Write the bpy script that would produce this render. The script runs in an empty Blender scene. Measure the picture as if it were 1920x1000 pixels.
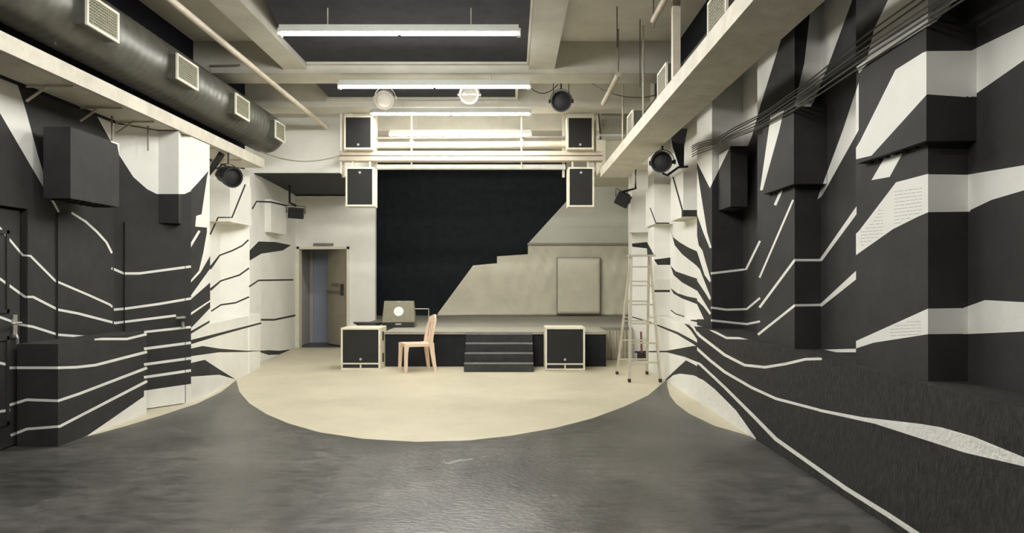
import bpy, bmesh, math, random
from mathutils import Vector, Matrix
from mathutils.geometry import delaunay_2d_cdt
random.seed(7)
S = bpy.context.scene
C = S.collection
# ------------------------------------------------------------------ camera, world, exposure
F = 24.5 / 36 * 1920          # focal length in pixels of the 1920x1000 frame
CX, CY, CH = 960.0, 525.0, 1.43
cam = bpy.data.cameras.new('camera'); cam.lens = 24.5; cam.sensor_width = 36; cam.shift_y = 25 / 1920
cam.clip_start = 0.05; cam.clip_end = 100
co = bpy.data.objects.new('camera', cam); C.objects.link(co)
co.location = (0, 0, CH); co.rotation_euler = (math.pi / 2, 0, 0); S.camera = co
w = bpy.data.worlds.new('world'); S.world = w; w.use_nodes = True
w.node_tree.nodes['Background'].inputs[0].default_value = (0.5, 0.52, 0.5, 1)
w.node_tree.nodes['Background'].inputs[1].default_value = 0.0
S.view_settings.view_transform = 'Standard'; S.view_settings.look = 'None'
S.view_settings.exposure = 1.56; S.view_settings.gamma = 1; S.view_settings.use_curve_mapping = False
TUBE = 55.0

# ------------------------------------------------------------------ materials
M = {}
def mat(name, col, rough=0.6, var=0.12, scale=6.0, bump=0.0, bscale=60.0, metal=0.0, spec=0.5, stretch=None, rvar=0.0):
    m = bpy.data.materials.new(name); m.use_nodes = True
    nt = m.node_tree; b = nt.nodes['Principled BSDF']
    b.inputs['Roughness'].default_value = rough; b.inputs['Metallic'].default_value = metal
    b.inputs['Specular IOR Level'].default_value = spec
    tc = nt.nodes.new('ShaderNodeTexCoord'); vec = tc.outputs['Object']
    if stretch:
        mp = nt.nodes.new('ShaderNodeMapping'); mp.inputs['Scale'].default_value = stretch
        nt.links.new(vec, mp.inputs['Vector']); vec = mp.outputs['Vector']
    n = nt.nodes.new('ShaderNodeTexNoise'); n.inputs['Scale'].default_value = scale
    n.inputs['Detail'].default_value = 8; n.inputs['Roughness'].default_value = 0.65
    nt.links.new(vec, n.inputs['Vector'])
    r = nt.nodes.new('ShaderNodeValToRGB')
    r.color_ramp.elements[0].position = 0.3; r.color_ramp.elements[1].position = 0.7
    r.color_ramp.elements[0].color = (*[max(0, c * (1 - var)) for c in col], 1)
    r.color_ramp.elements[1].color = (*[min(1, c * (1 + var)) for c in col], 1)
    nt.links.new(n.outputs['Fac'], r.inputs['Fac']); nt.links.new(r.outputs['Color'], b.inputs['Base Color'])
    if rvar:
        mr = nt.nodes.new('ShaderNodeMapRange'); mr.inputs['To Min'].default_value = rough - rvar; mr.inputs['To Max'].default_value = rough + rvar
        nt.links.new(n.outputs['Fac'], mr.inputs['Value']); nt.links.new(mr.outputs['Result'], b.inputs['Roughness'])
    if bump:
        n2 = nt.nodes.new('ShaderNodeTexNoise'); n2.inputs['Scale'].default_value = bscale; n2.inputs['Detail'].default_value = 4
        nt.links.new(vec, n2.inputs['Vector'])
        bp = nt.nodes.new('ShaderNodeBump'); bp.inputs['Strength'].default_value = bump; bp.inputs['Distance'].default_value = 0.01
        nt.links.new(n2.outputs['Fac'], bp.inputs['Height']); nt.links.new(bp.outputs['Normal'], b.inputs['Normal'])
    M[name] = m; return m
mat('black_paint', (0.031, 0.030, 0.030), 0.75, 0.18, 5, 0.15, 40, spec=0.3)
mat('white_paint', (0.84, 0.83, 0.775), 0.7, 0.04, 3, 0.1, 50)
mat('cream_paint', (0.72, 0.68, 0.56), 0.7, 0.06, 3, 0.1, 40)
mat('black_rough', (0.034, 0.032, 0.031), 0.85, 0.4, 22, 0.9, 45, spec=0.25, stretch=(1, 1, 0.6))
mat('white_rough', (0.82, 0.81, 0.75), 0.8, 0.10, 30, 0.9, 38)
mat('ink_grey', (0.42, 0.42, 0.39), 0.8, 0.3, 40)
mat('floor_dark', (0.074, 0.071, 0.064), 0.36, 0.6, 7.0, 0.4, 26, stretch=(0.8, 1.5, 1), rvar=0.12)
def patchy(m, lo, hi, scale):
    nt = m.node_tree; b = nt.nodes['Principled BSDF']; l = b.inputs['Base Color'].links[0]; src = l.from_socket
    tc = nt.nodes.new('ShaderNodeTexCoord'); n = nt.nodes.new('ShaderNodeTexNoise'); n.inputs['Scale'].default_value = scale; n.inputs['Detail'].default_value = 5
    n.inputs['Distortion'].default_value = 0.6
    mr = nt.nodes.new('ShaderNodeMapRange'); mr.inputs['From Min'].default_value = 0.35; mr.inputs['From Max'].default_value = 0.68; mr.inputs['To Min'].default_value = lo; mr.inputs['To Max'].default_value = hi
    mx = nt.nodes.new('ShaderNodeMix'); mx.data_type = 'RGBA'; mx.blend_type = 'MULTIPLY'; mx.inputs['Factor'].default_value = 1
    nt.links.new(tc.outputs['Object'], n.inputs['Vector']); nt.links.new(n.outputs['Fac'], mr.inputs['Value'])
    nt.links.new(src, mx.inputs['A']); nt.links.new(mr.outputs['Result'], mx.inputs['B']); nt.links.new(mx.outputs['Result'], b.inputs['Base Color'])
patchy(M['floor_dark'], 0.6, 1.35, 1.1)
mat('scuff_white', (0.35, 0.34, 0.31), 0.8, 0.4, 60)
mat('floor_cream', (0.575, 0.525, 0.39), 0.4, 0.10, 1.5, 0.05, 30, rvar=0.06)
mat('ceiling_cream', (0.80, 0.77, 0.69), 0.8, 0.12, 1.5, 0.1, 20)
mat('beam_cream', (0.64, 0.615, 0.54), 0.75, 0.12, 2, 0.1, 20)
mat('panel_navy', (0.046, 0.047, 0.056), 0.85, 0.2, 4, spec=0.2)
mat('wall_navy', (0.014, 0.016, 0.024), 0.8, 0.3, 3, spec=0.2)
mat('duct_grey', (0.115, 0.115, 0.095), 0.45, 0.35, 4, metal=0.35)
mat('tray_cream', (0.60, 0.56, 0.47), 0.7, 0.15, 5, 0.1, 30)
mat('pipe_cream', (0.62, 0.55, 0.44), 0.5, 0.1, 8)
mat('pipe_white', (0.74, 0.74, 0.70), 0.45, 0.06, 8)
mat('frame_cream', (0.74, 0.70, 0.58), 0.55, 0.08, 10)
mat('cabinet_cream', (0.70, 0.64, 0.50), 0.6, 0.1, 10)
mat('grille_black', (0.022, 0.022, 0.022), 0.8, 0.4, 150, 0.5, 400, spec=0.3)
mat('matte_black', (0.013, 0.013, 0.014), 0.6, 0.3, 10)
mat('badge_silver', (0.5, 0.5, 0.48), 0.4, 0.1, 30, metal=0.4)
mat('emblem_white', (0.78, 0.76, 0.70), 0.5, 0.05, 30)
mat('plastic_peach', (0.76, 0.58, 0.45), 0.42, 0.05, 6)
mat('aluminium', (0.60, 0.56, 0.46), 0.45, 0.1, 12, metal=0.35)
mat('rubber', (0.03, 0.028, 0.026), 0.8, 0.2, 20)
mat('deck_grey', (0.24, 0.23, 0.19), 0.7, 0.2, 3, 0.15, 60, stretch=(0.5, 3, 1))
mat('deck_edge', (0.30, 0.285, 0.235), 0.7, 0.12, 5)
mat('fascia_black', (0.014, 0.015, 0.018), 0.8, 0.3, 6, 0.2, 50, spec=0.2)
mat('step_black', (0.030, 0.030, 0.032), 0.75, 0.3, 8, 0.3, 60)
mat('step_nosing', (0.20, 0.20, 0.19), 0.6, 0.2, 20)
mat('backdrop_black', (0.016, 0.018, 0.021), 0.9, 0.25, 5, 0.2, 60, spec=0.15)
mat('wall_pale', (0.60, 0.60, 0.51), 0.75, 0.04, 2, 0.05, 30)
mat('fabric_cream', (0.68, 0.635, 0.51), 0.9, 0.06, 3, 0.25, 220, spec=0.2)
mat('drape_grey', (0.42, 0.38, 0.30), 0.9, 0.15, 6, 0.2, 100, spec=0.2)
mat('wedge_olive', (0.17, 0.155, 0.105), 0.6, 0.12, 14, 0.1, 200)
mat('door_grey', (0.42, 0.38, 0.29), 0.6, 0.1, 4)
mat('door_plate', (0.20, 0.18, 0.14), 0.5, 0.2, 10)
mat('corridor_blue', (0.34, 0.37, 0.44), 0.7, 0.08, 2)
mat('corridor_grey', (0.45, 0.43, 0.40), 0.7, 0.08, 2)
mat('chrome', (0.6, 0.6, 0.58), 0.3, 0.05, 20, metal=0.9)
mat('light_silver', (0.42, 0.38, 0.33), 0.35, 0.1, 20, metal=0.6)
mat('lens_glass', (0.3, 0.28, 0.24), 0.15, 0.1, 20, spec=0.8)
mat('cable_dark', (0.05, 0.045, 0.04), 0.6, 0.2, 20)
mat('cable_mid', (0.11, 0.105, 0.095), 0.5, 0.2, 20)
mat('cable_grey', (0.24, 0.22, 0.18), 0.6, 0.2, 20)
mat('broom_red', (0.20, 0.07, 0.05), 0.6, 0.2, 20)
mat('batten_white', (0.75, 0.76, 0.70), 0.5, 0.05, 10)
mat('box_grey', (0.40, 0.38, 0.31), 0.6, 0.1, 10)
mat('register_grey', (0.33, 0.32, 0.22), 0.6, 0.1, 10)
mat('hatch_brown', (0.07, 0.055, 0.04), 0.8, 0.2, 20)
mt = bpy.data.materials.new('tube_glow'); mt.use_nodes = True
nt = mt.node_tree; nt.nodes.clear()
em = nt.nodes.new('ShaderNodeEmission'); em.inputs[0].default_value = (1.0, 0.99, 0.94, 1); em.inputs[1].default_value = TUBE
ou = nt.nodes.new('ShaderNodeOutputMaterial'); nt.links.new(em.outputs[0], ou.inputs[0]); M['tube_glow'] = mt

# ------------------------------------------------------------------ mesh builder
def V(*a): return Vector(a)
class MB:
    def __init__(s): s.v = []; s.f = []; s.m = []
    def add(s, vs, fs, mi=0):
        o = len(s.v); s.v += [tuple(p) for p in vs]
        s.f += [tuple(i + o for i in f) for f in fs]; s.m += [mi] * len(fs); return s
    def box(s, lo, hi, mi=0):
        x0, y0, z0 = lo; x1, y1, z1 = hi
        return s.add([(x0,y0,z0),(x1,y0,z0),(x1,y1,z0),(x0,y1,z0),(x0,y0,z1),(x1,y0,z1),(x1,y1,z1),(x0,y1,z1)],
                     [(3,2,1,0),(4,5,6,7),(0,1,5,4),(1,2,6,5),(2,3,7,6),(3,0,4,7)], mi)
    def obox(s, c, size, mtx, mi=0):
        hx, hy, hz = [d / 2 for d in size]; c = Vector(c)
        vs = [c + mtx @ Vector(p) for p in [(-hx,-hy,-hz),(hx,-hy,-hz),(hx,hy,-hz),(-hx,hy,-hz),(-hx,-hy,hz),(hx,-hy,hz),(hx,hy,hz),(-hx,hy,hz)]]
        return s.add(vs, [(3,2,1,0),(4,5,6,7),(0,1,5,4),(1,2,6,5),(2,3,7,6),(3,0,4,7)], mi)
    def prism(s, poly, z0, z1, mi=0):       # poly: xy points
        n = len(poly)
        vs = [(x, y, z0) for x, y in poly] + [(x, y, z1) for x, y in poly]
        fs = [tuple(reversed(range(n))), tuple(range(n, 2 * n))] + [(i, (i + 1) % n, (i + 1) % n + n, i + n) for i in range(n)]
        return s.add(vs, fs, mi)
    def loft(s, rings, mi=0, caps=True):
        n = len(rings[0]); vs = [p for r in rings for p in r]; fs = []
        for k in range(len(rings) - 1):
            for i in range(n):
                j = (i + 1) % n; fs.append((k * n + i, k * n + j, (k + 1) * n + j, (k + 1) * n + i))
        if caps: fs += [tuple(reversed(range(n))), tuple(range((len(rings) - 1) * n, len(rings) * n))]
        return s.add(vs, fs, mi)
    def tube(s, pts, r, seg=10, mi=0):
        pts = [Vector(p) for p in pts]; rings = []
        for i, p in enumerate(pts):
            d = (pts[min(i + 1, len(pts) - 1)] - pts[max(i - 1, 0)]).normalized()
            up = V(0, 0, 1) if abs(d.z) < 0.9 else V(1, 0, 0)
            a = d.cross(up).normalized(); b = a.cross(d).normalized()
            rr = r[i] if isinstance(r, (list, tuple)) else r
            rings.append([p + (a * math.cos(t) + b * math.sin(t)) * rr for t in [2 * math.pi * k / seg for k in range(seg)]])
        return s.loft(rings, mi)
    def sweep(s, pts, side, w, t, mi=0):    # rectangular section: w along side, t across
        pts = [Vector(p) for p in pts]; side = Vector(side).normalized(); rings = []
        for i, p in enumerate(pts):
            d = (pts[min(i + 1, len(pts) - 1)] - pts[max(i - 1, 0)]).normalized()
            a = (side - d * side.dot(d)).normalized(); b = d.cross(a).normalized()
            ww = (w[i] if isinstance(w, (list, tuple)) else w) / 2; tt = (t[i] if isinstance(t, (list, tuple)) else t) / 2
            rings.append([p + a * ww + b * tt, p - a * ww + b * tt, p - a * ww - b * tt, p + a * ww - b * tt])
        return s.loft(rings, mi)
    def lathe(s, prof, c=(0,0,0), mtx=None, seg=24, mi=0):   # prof: (radius, height along local z)
        mtx = mtx or Matrix.Identity(3); c = Vector(c)
        rings = [[c + mtx @ V(r * math.cos(t), r * math.sin(t), h) for t in [2 * math.pi * k / seg for k in range(seg)]] for r, h in prof]
        return s.loft(rings, mi)
    def build(s, name, m, parent=None, smooth=False, bevel=0.0, loc=None):
        me = bpy.data.meshes.new(name); me.from_pydata(s.v, [], s.f); me.update()
        ms = m if isinstance(m, (list, tuple)) else [m]
        for k in ms: me.materials.append(M[k])
        for p, mi in zip(me.polygons, s.m): p.material_index = mi
        if smooth:
            for p in me.polygons: p.use_smooth = True
            if hasattr(me, 'set_sharp_from_angle'): me.set_sharp_from_angle(angle=math.radians(40))
        o = bpy.data.objects.new(name, me); C.objects.link(o)
        if parent: o.parent = parent
        if loc: o.location = loc
        if bevel:
            b = o.modifiers.new('bevel', 'BEVEL'); b.width = bevel; b.segments = 2; b.limit_method = 'ANGLE'
        return o
def empty(name, loc=(0,0,0), rz=0.0):
    o = bpy.data.objects.new(name, None); C.objects.link(o); o.location = loc; o.rotation_euler = (0, 0, rz); o.empty_display_size = 0.1
    return o
def tag(o, label, cat, group=None):
    o['label'] = label; o['category'] = cat
    if group: o['group'] = group
    return o
def thing(name, label, cat, loc=(0,0,0), rz=0.0, group=None): return tag(empty(name, loc, rz), label, cat, group)
def struct(o): o['kind'] = 'structure'; return o
def copy_tree(o, parent=None):
    c = o.copy(); C.objects.link(c); c.parent = parent
    for ch in list(o.children): copy_tree(ch, c)
    return c
def wx(px, Y): return (px - CX) / F * Y
def wz(py, Y): return CH - (py - CY) / F * Y

# ------------------------------------------------------------------ mural faces: paint areas on real wall planes
def stripe(pts, wd):
    n = len(pts); L = []; R = []
    for i, p in enumerate(pts):
        a = pts[max(i - 1, 0)]; b = pts[min(i + 1, n - 1)]
        dx, dy = b[0] - a[0], b[1] - a[1]; l = math.hypot(dx, dy) or 1
        h = (p[2] if len(p) > 2 else wd) / 2; nx, ny = -dy / l * h, dx / l * h
        L.append((p[0] + nx, p[1] + ny)); R.append((p[0] - nx, p[1] - ny))
    return L + R[::-1]
def clipx(poly, x, keep_gt):
    out = []; n = len(poly)
    for i in range(n):
        a, b = poly[i], poly[(i + 1) % n]
        ia = a[0] >= x if keep_gt else a[0] <= x; ib = b[0] >= x if keep_gt else b[0] <= x
        if ia: out.append(a)
        if ia != ib:
            t = (x - a[0]) / (b[0] - a[0]); out.append((x, a[1] + t * (b[1] - a[1])))
    return out
def inside(pl, x, y):
    c = False; n = len(pl); j = n - 1
    for i in range(n):
        if (pl[i][1] > y) != (pl[j][1] > y) and x < (pl[j][0] - pl[i][0]) * (y - pl[i][1]) / (pl[j][1] - pl[i][1]) + pl[i][0]: c = not c
        j = i
    return c
def cdt_faces(outline, polys):
    vs, es = [], []
    for pl in [outline] + [p for p, _ in polys]:
        o = len(vs); n = len(pl); vs += [Vector(q) for q in pl]; es += [(o + i, o + (i + 1) % n) for i in range(n)]
    r = delaunay_2d_cdt(vs, es, [], 0, 1e-5)
    ov, of = r[0], r[2]; res = []
    for f in of:
        x = sum(ov[i].x for i in f) / len(f); y = sum(ov[i].y for i in f) / len(f)
        if not inside(outline, x, y): continue
        k = None
        for pl, slot in polys:
            if inside(pl, x, y): k = slot
        res.append((f, k))
    return ov, res
def mural_prism(name, corners, z0, z1, faces, mats, parent):
    """closed prism over corners; faces[i] = (base slot, [(pixel polygon, slot)], (px lo, px hi))"""
    mb = MB(); n = len(corners); cen = Vector((sum(c[0] for c in corners) / n, sum(c[1] for c in corners) / n))
    base0 = faces[min(faces)][0] if faces else 0
    bot = [(x, y, z0) for x, y in corners]; top = [(x, y, z1) for x, y in corners]
    mb.add(bot, [tuple(range(n))], base0); mb.add(top, [tuple(range(n))], base0)
    for i in range(n):
        A = Vector(corners[i]); B = Vector(corners[(i + 1) % n]); d = B - A; L = d.length
        nrm = Vector((d.y, -d.x)); flip = nrm.dot((A + B) / 2 - cen) < 0
        if i not in faces:
            q = [(A.x, A.y, z0), (B.x, B.y, z0), (B.x, B.y, z1), (A.x, A.y, z1)]
            mb.add(q[::-1] if flip else q, [(0, 1, 2, 3)], base0); continue
        base, polys, pxr = faces[i]
        pp = []
        for pl, slot in polys:
            p = clipx(pl, pxr[0], True)
            if p: p = clipx(p, pxr[1], False)
            if len(p) < 3: continue
            q = []
            for x, y in p:
                k = (x - CX) / F; t = (k * A.y - A.x) / (d.x - k * d.y); Y = A.y + t * d.y
                q.append((t * L, wz(y, Y)))
            if max(a[1] for a in q) < z0 or min(a[1] for a in q) > z1: continue
            pp.append((q, slot))
        ov, res = cdt_faces([(0, z0), (L, z0), (L, z1), (0, z1)], pp)
        u = d / L
        vs = [(A.x + u.x * p.x, A.y + u.y * p.x, p.y) for p in ov]
        o = len(mb.v); mb.v += vs
        for f, slot in res:
            f = [j + o for j in f]
            mb.f.append(tuple(f[::-1] if flip else f)); mb.m.append(base if slot is None else slot)
    o = mb.build(name, mats, parent)
    bm = bmesh.new(); bm.from_mesh(o.data); bmesh.ops.remove_doubles(bm, verts=bm.verts, dist=2e-5)
    loose = [v for v in bm.verts if not v.link_faces]; bmesh.ops.delete(bm, geom=loose, context='VERTS')
    bm.to_mesh(o.data); bm.free(); return o
BW = ['black_paint', 'white_paint', 'ink_grey']
RBW = ['black_rough', 'white_rough']

# ------------------------------------------------------------------ floor
def fl(px, py): Y = CH * F / (py - CY); return (wx(px, Y), Y)
cream_arc = [(443,713),(449,735),(468,757),(500,777),(540,794),(600,811),(680,823),(780,829),(880,826),(960,817),(1040,803),(1110,785),(1170,763),(1215,742),(1247,715)]
p_main = [fl(*p) for p in cream_arc] + [(2.3, 9.9), (3.2, 11), (3.2, 16.9), (-3.4, 16.9), (-3.4, 14.72), (-5, 14.72), (-5, 10.2)]
p_left = [fl(*p) for p in [(150,822),(190,812),(240,798),(300,780),(370,757),(415,735),(442,714)]] + [(-5, 10.1), (-5, 6.2)]
p_right = [fl(*p) for p in [(1417,821),(1340,799),(1292,776),(1268,758),(1256,742),(1251,724),(1250,713)]] + [(2.4, 9.8), (2.4, 6.2)]
SC = [([(832,863),(836,869),(846,869),(858,865),(886,861)], 1.8), ([(845,866),(868,861)], 1.2), ([(905,857),(912,856)], 1.2), ([(1035,930),(1046,929)], 1.5)]
ov, res = cdt_faces([(-5, -3.2), (3.2, -3.2), (3.2, 16.9), (-5, 16.9)], [(p_main, 1), (p_left, 1), (p_right, 1)] + [([fl(*q) for q in stripe(pl, wd)], 2) for pl, wd in SC])
mb = MB(); mb.v = [(p.x, p.y, 0) for p in ov]
for f, s in res: mb.f.append(tuple(f)); mb.m.append(s or 0)
mb.box((-5, -3.2, -0.12), (3.2, 16.9, -0.004))
struct(mb.build('floor', ['floor_dark', 'floor_cream', 'scuff_white']))

# ------------------------------------------------------------------ right wall
RX = 2.18; LED = 0.88; TOP = 4.57
RWH = []      # white paint on black
def rw(p): RWH.append((p, 1))
rw([(1816,96),(1821,95),(1920,47),(2150,-75),(2150,-55),(1920,113),(1821,182),(1816,182)])
rw([(1806,329),(1813,328),(1920,310),(2200,262),(2200,275),(1920,357),(1859,375),(1813,397),(1806,397)])
rw([(1806,578),(1808,577),(1847,563),(1920,567),(2300,580),(2300,605),(1920,622),(1806,627)])
rw([(1738,96),(1812,96),(1812,182),(1738,177)]); rw([(1740,327),(1819,328),(1819,397),(1740,398)]); rw([(1740,579),(1819,578),(1819,626),(1740,627)])
rw([(1738,96),(1730,99),(1679,131),(1612,266),(1604,279),(1604,299),(1634,292),(1738,177)])
rw([(1634,338),(1662,290),(1692,288),(1668,332)])
rw([(1741,326),(1680,342),(1610,434),(1602,441),(1602,481),(1610,475),(1674,430),(1722,406),(1741,398)])
rw([(1598,643),(1740,579),(1740,627),(1638,643),(1598,656)])
rw([(1610,155),(1610,244),(1541,368),(1533,374),(1533,372),(1580,245)])
rw([(1606,387),(1606,402),(1541,490),(1537,486)]); rw([(1604,509),(1604,525),(1540,576),(1537,571)])
rw([(1540,656),(1600,654),(1601,661),(1540,661)])
rw(stripe([(1489,488),(1541,488)], 4.5)); rw(stripe([(1489,573),(1541,572)], 4.5))
rw(stripe([(1490,488),(1424,577)], 4.5)); rw(stripe([(1490,573),(1421,628)], 4.5)); rw(stripe([(1487,375),(1424,521)], 3.5)); rw(stripe([(1465,358),(1453,385)], 5))
rw([(1445,217),(1470,207),(1461,245),(1430,357),(1425,357)])
rw([(1467,66),(1427,194),(1410,255),(1402,274),(1370,274),(1331,353),(1303,297),(1285,240),(1240,200),(1240,-140),(1500,-140),(1490,0)])
rw([(1519,22),(1545,-60),(1622,-60),(1598,0),(1560,104),(1526,191),(1520,200),(1488,200),(1490,194),(1508,119)])
rw([(1665,0),(1690,-60),(1880,-60),(1791,0),(1756,40),(1630,115),(1611,137),(1605,126),(1626,110),(1639,54)])
rw(stripe([(1333,513),(1400,505)], 4)); rw(stripe([(1399,505),(1425,452)], 4)); rw(stripe([(1333,577),(1362,581),(1400,580),(1425,559)], 4)); rw(stripe([(1333,601),(1400,608),(1425,603)], 4))
rw([(1306,310),(1314,363),(1326,437),(1334,464),(1331,466),(1319,437),(1306,400)])
rw([(1304,424),(1310,460),(1317,470),(1333,526),(1331,530),(1321,516),(1308,475),(1304,470)])
rw([(1304,497),(1312,505),(1333,559),(1331,564),(1324,552),(1304,522)])
rw([(1304,543),(1307,545),(1333,587),(1331,591),(1319,575),(1304,561)])
rw([(1304,570),(1307,571),(1320,599),(1304,599)])
# rows of small handwriting on the white band of the first pilaster
def rows(x0, x1, ytop, slope, gap, n, inside):
    for k in range(n):
        x = x0 + random.uniform(0, 2)
        while x < x1:
            wd = random.uniform(5, 13); xe = min(x + wd, x1)
            y0 = ytop + k * gap + (x - x0) * slope; y1 = y0 + (xe - x) * slope
            if inside(x, y0) and inside(xe, y1): RWH.append((stripe([(x, y0), (xe, y1)], 1.1), 2))
            x = xe + 1.6
topl = lambda x: 342 - (x - 1680) * 0.235 if x > 1680 else 342 + (1680 - x) * 1.31
botl = lambda x: 430 - (x - 1674) * 0.49 if x > 1674 else 430 + (1674 - x) * 0.70
rows(1676, 1729, 360, -0.13, 6.6, 12, lambda x, y: topl(x) + 4 < y < botl(x) - 3)
rows(1613, 1656, 398, -0.08, 6.2, 12, lambda x, y: topl(x) + 4 < y < botl(x) - 3)
rows(1668, 1727, 606, -0.05, 6.0, 6, lambda x, y: 643 - (x - 1598) * 0.45 + 3 < y < 638 - (x - 1638) * 0.12)
RBL = []      # black paint on white (far end)
def rb(p): RBL.append((p, 0))
rb(stripe([(1262,332),(1280,396)], 3)); rb([(1278,394),(1308,394),(1308,407),(1278,408)])
rb([(1257,430),(1262,445),(1275,455),(1292,465),(1308,472),(1308,500),(1279,477),(1265,460)])
rb([(1257,498),(1267,509),(1287,516),(1308,523),(1308,546),(1279,530),(1263,516)])
rb([(1257,540),(1270,550),(1288,556),(1308,560),(1308,571),(1279,560),(1263,551)])
rb(stripe([(1258,582),(1267,589),(1283,594)], 2)); rb([(1294,600),(1309,600),(1309,612),(1302,612)])
rb([(1226,487),(1257,483),(1257,497),(1233,497)]); rb(stripe([(1226,546),(1256,546)], 4)); rb(stripe([(1230,419),(1255,419)], 3)); rb(stripe([(1219,390),(1230,419)], 2))
rb([(1184,457),(1213,454),(1228,481),(1214,481),(1213,466),(1186,463)])

wr = struct(empty('wall_right'))
OUT = 2.85
def rbay(xw, y0, y1, pxr, base=0, polys=RWH, z0=0.0, z1=TOP):
    mural_prism('wall_panel', [(xw, y0), (OUT, y0), (OUT, y1), (xw, y1)], z0, z1, {3: (base, polys, pxr)}, BW, wr)
def rpier(xi, xo, y0, y1, pf, ps, base=0, polys=RWH, base_s=None, polys_s=None):
    mural_prism('pilaster', [(xi, y0), (xo, y0), (xo, y1), (xi, y1)], LED, TOP,
                {0: (base, polys, pf), 3: (base if base_s is None else base_s, polys_s or polys, ps)}, BW, wr)
PX_ = 2.25
pY = lambda px, X: X * F / (px - CX)
rbay(2.467, -3.2, 3.9, (1812, 2300))
rpier(PX_, 2.47, pY(1740, PX_), pY(1605, PX_), (1738, 1819), (1604, 1741))
up23 = [(p, k) for p, k in RWH if min(q[1] for q in p) < 30 and max(q[0] for q in p) < 1900]      # the pale bands under the ceiling
bay12 = up23 + [(p, 1) for p in ([(1660,60),(1660,160),(1610,244),(1541,368),(1533,374),(1533,372),(1580,245),(1610,155)],
    [(1660,312),(1660,330),(1606,402),(1541,490),(1537,486),(1606,387)], [(1660,462),(1660,480),(1604,525),(1540,576),(1537,571),(1604,509)], [(1534,656),(1660,653),(1660,661),(1534,661)])]
bay23 = up23 + [(p, 1) for p in (stripe([(1385,507),(1399,505),(1425,452),(1460,380)], 4), stripe([(1385,580),(1400,580),(1425,559),(1460,530)], 4), stripe([(1385,606),(1400,608),(1425,603),(1460,595)], 4))]
rbay(2.46, 4.0, 5.7, (1534, 1660), 0, bay12)
rpier(PX_, 2.47, pY(1490, PX_), pY(1420, PX_), (1489, 1541), (1419, 1491))
rbay(2.6, 5.8, 7.95, (1385, 1460), 0, bay23)
rpier(PX_, 2.61, pY(1335, PX_), pY(1307, PX_), (1334, 1402), (1306, 1336))
rbay(2.415, 8.3, 10.75, (1252, 1309), 1, RBL)
rpier(2.17, 2.42, pY(1226, 2.17), pY(1215, 2.17), (1225, 1257), (1214, 1227), 1, RBL)
rbay(2.6, 10.9, 12.7, (1190, 1230), 1, RBL)
rb(stripe([(1180,593),(1190,596),(1217,604)], 2)); rb([(1190,659),(1222,658.5),(1222,661.5),(1190,662)])
mural_prism('pilaster', [(2.17, 12.6), (3.1, 12.6), (3.1, 13.0), (2.17, 13.0)], 0, TOP, {0: (1, RBL, (1183, 1217))}, BW, wr)
# rough rendered dado below the ledge
DW = []
DW.append((stripe([(1283,670,4),(1312,683,4.5),(1359,727,5),(1409,777,6),(1455,824,7),(1514,866,7),(1585,916,8),(1665,966,9),(1716,1000,10),(1800,1055,12),(2000,1180,15)], 5), 1))
DW.append((stripe([(1298,646),(1330,675),(1359,698),(1409,727),(1455,748),(1537,769.5)], 5), 1))
DW.append(([(1535,767),(1619,783),(1724,795),(1766,802),(1825,819),(1920,858),(2100,935),(2300,1010),(2300,1030),(2100,957),(1920,875),(1808,849),(1724,822),(1640,795),(1535,772)], 1))
DW.append((stripe([(1290,606),(1312,630),(1359,666),(1396,685),(1434,689),(1472,683),(1510,674),(1541,673)], 5), 1))
DW.append((stripe([(1322,609),(1335,620),(1362,634),(1412,635)], 4), 1))
DW.append(([(1300,704),(1320,714),(1340,730),(1380,770),(1417,822),(1417,860),(1300,760)], 1))
ys = RX * F / (1307 - CX)
mural_prism('dado', [(RX, -3.2), (2.7, -3.2), (2.7, ys), (RX, ys)], 0, LED, {3: (0, DW, (1305, 2400))}, RBW, wr)
DB = []
DB.append((stripe([(1190,596,2),(1217,604,2),(1232,610,2.5),(1270,625,4.5),(1300,642,6),(1312,650,7)], 3), 0))
DB.append((stripe([(1276,597),(1297,618),(1312,640)], 5), 0))
DB.append(([(1295,599),(1325,599),(1325,645),(1312,634)], 0))
DB.append(([(1195,659),(1250,658),(1300,649),(1312,650),(1312,681),(1285,670),(1250,661),(1195,661)], 0))
DB.append(([(1244,716),(1262,698),(1286,676),(1300,683),(1312,690),(1312,709),(1300,704),(1275,701),(1262,704),(1250,714)], 0))
mural_prism('dado', [(RX, ys), (2.7, ys), (2.7, 11.25), (RX, 11.25)], 0, LED - 0.004, {3: (1, DB, (1180, 1309))}, BW, wr)
# wall-hung boxed cabinets
def cabinet(label, x0, x1, y0, y1, z0, z1, side, pf, ps, base, polys, group):
    """painted cabinet on a wall; side = +1 right wall, -1 left wall"""
    t = thing('wall_cabinet', label, 'cabinet', ((x0 + x1) / 2, (y0 + y1) / 2, z0), 0, group)
    cs = [(x0, y0), (x1, y0), (x1, y1), (x0, y1)]
    e = 3 if side > 0 else 1
    o = mural_prism('body', cs, z0, z1, {0: (base, polys, pf), e: (base, polys, ps)}, BW, t)
    o.location = -Vector(t.location)
    m = MB(); nsl = 7
    for k in range(nsl):
        yy = y0 + 0.08 + (y1 - y0 - 0.16) * k / (nsl - 1)
        m.box((x0 + 0.03, yy - 0.02, z0 - 0.012), (x1 - 0.03, yy + 0.01, z0 + 0.002))
    g = m.build('bottom_grille', 'black_paint' if base == 0 else 'cream_paint', t); g.location = -Vector(t.location)
    return t
G = 'boxed cabinets high on the painted walls'
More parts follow.
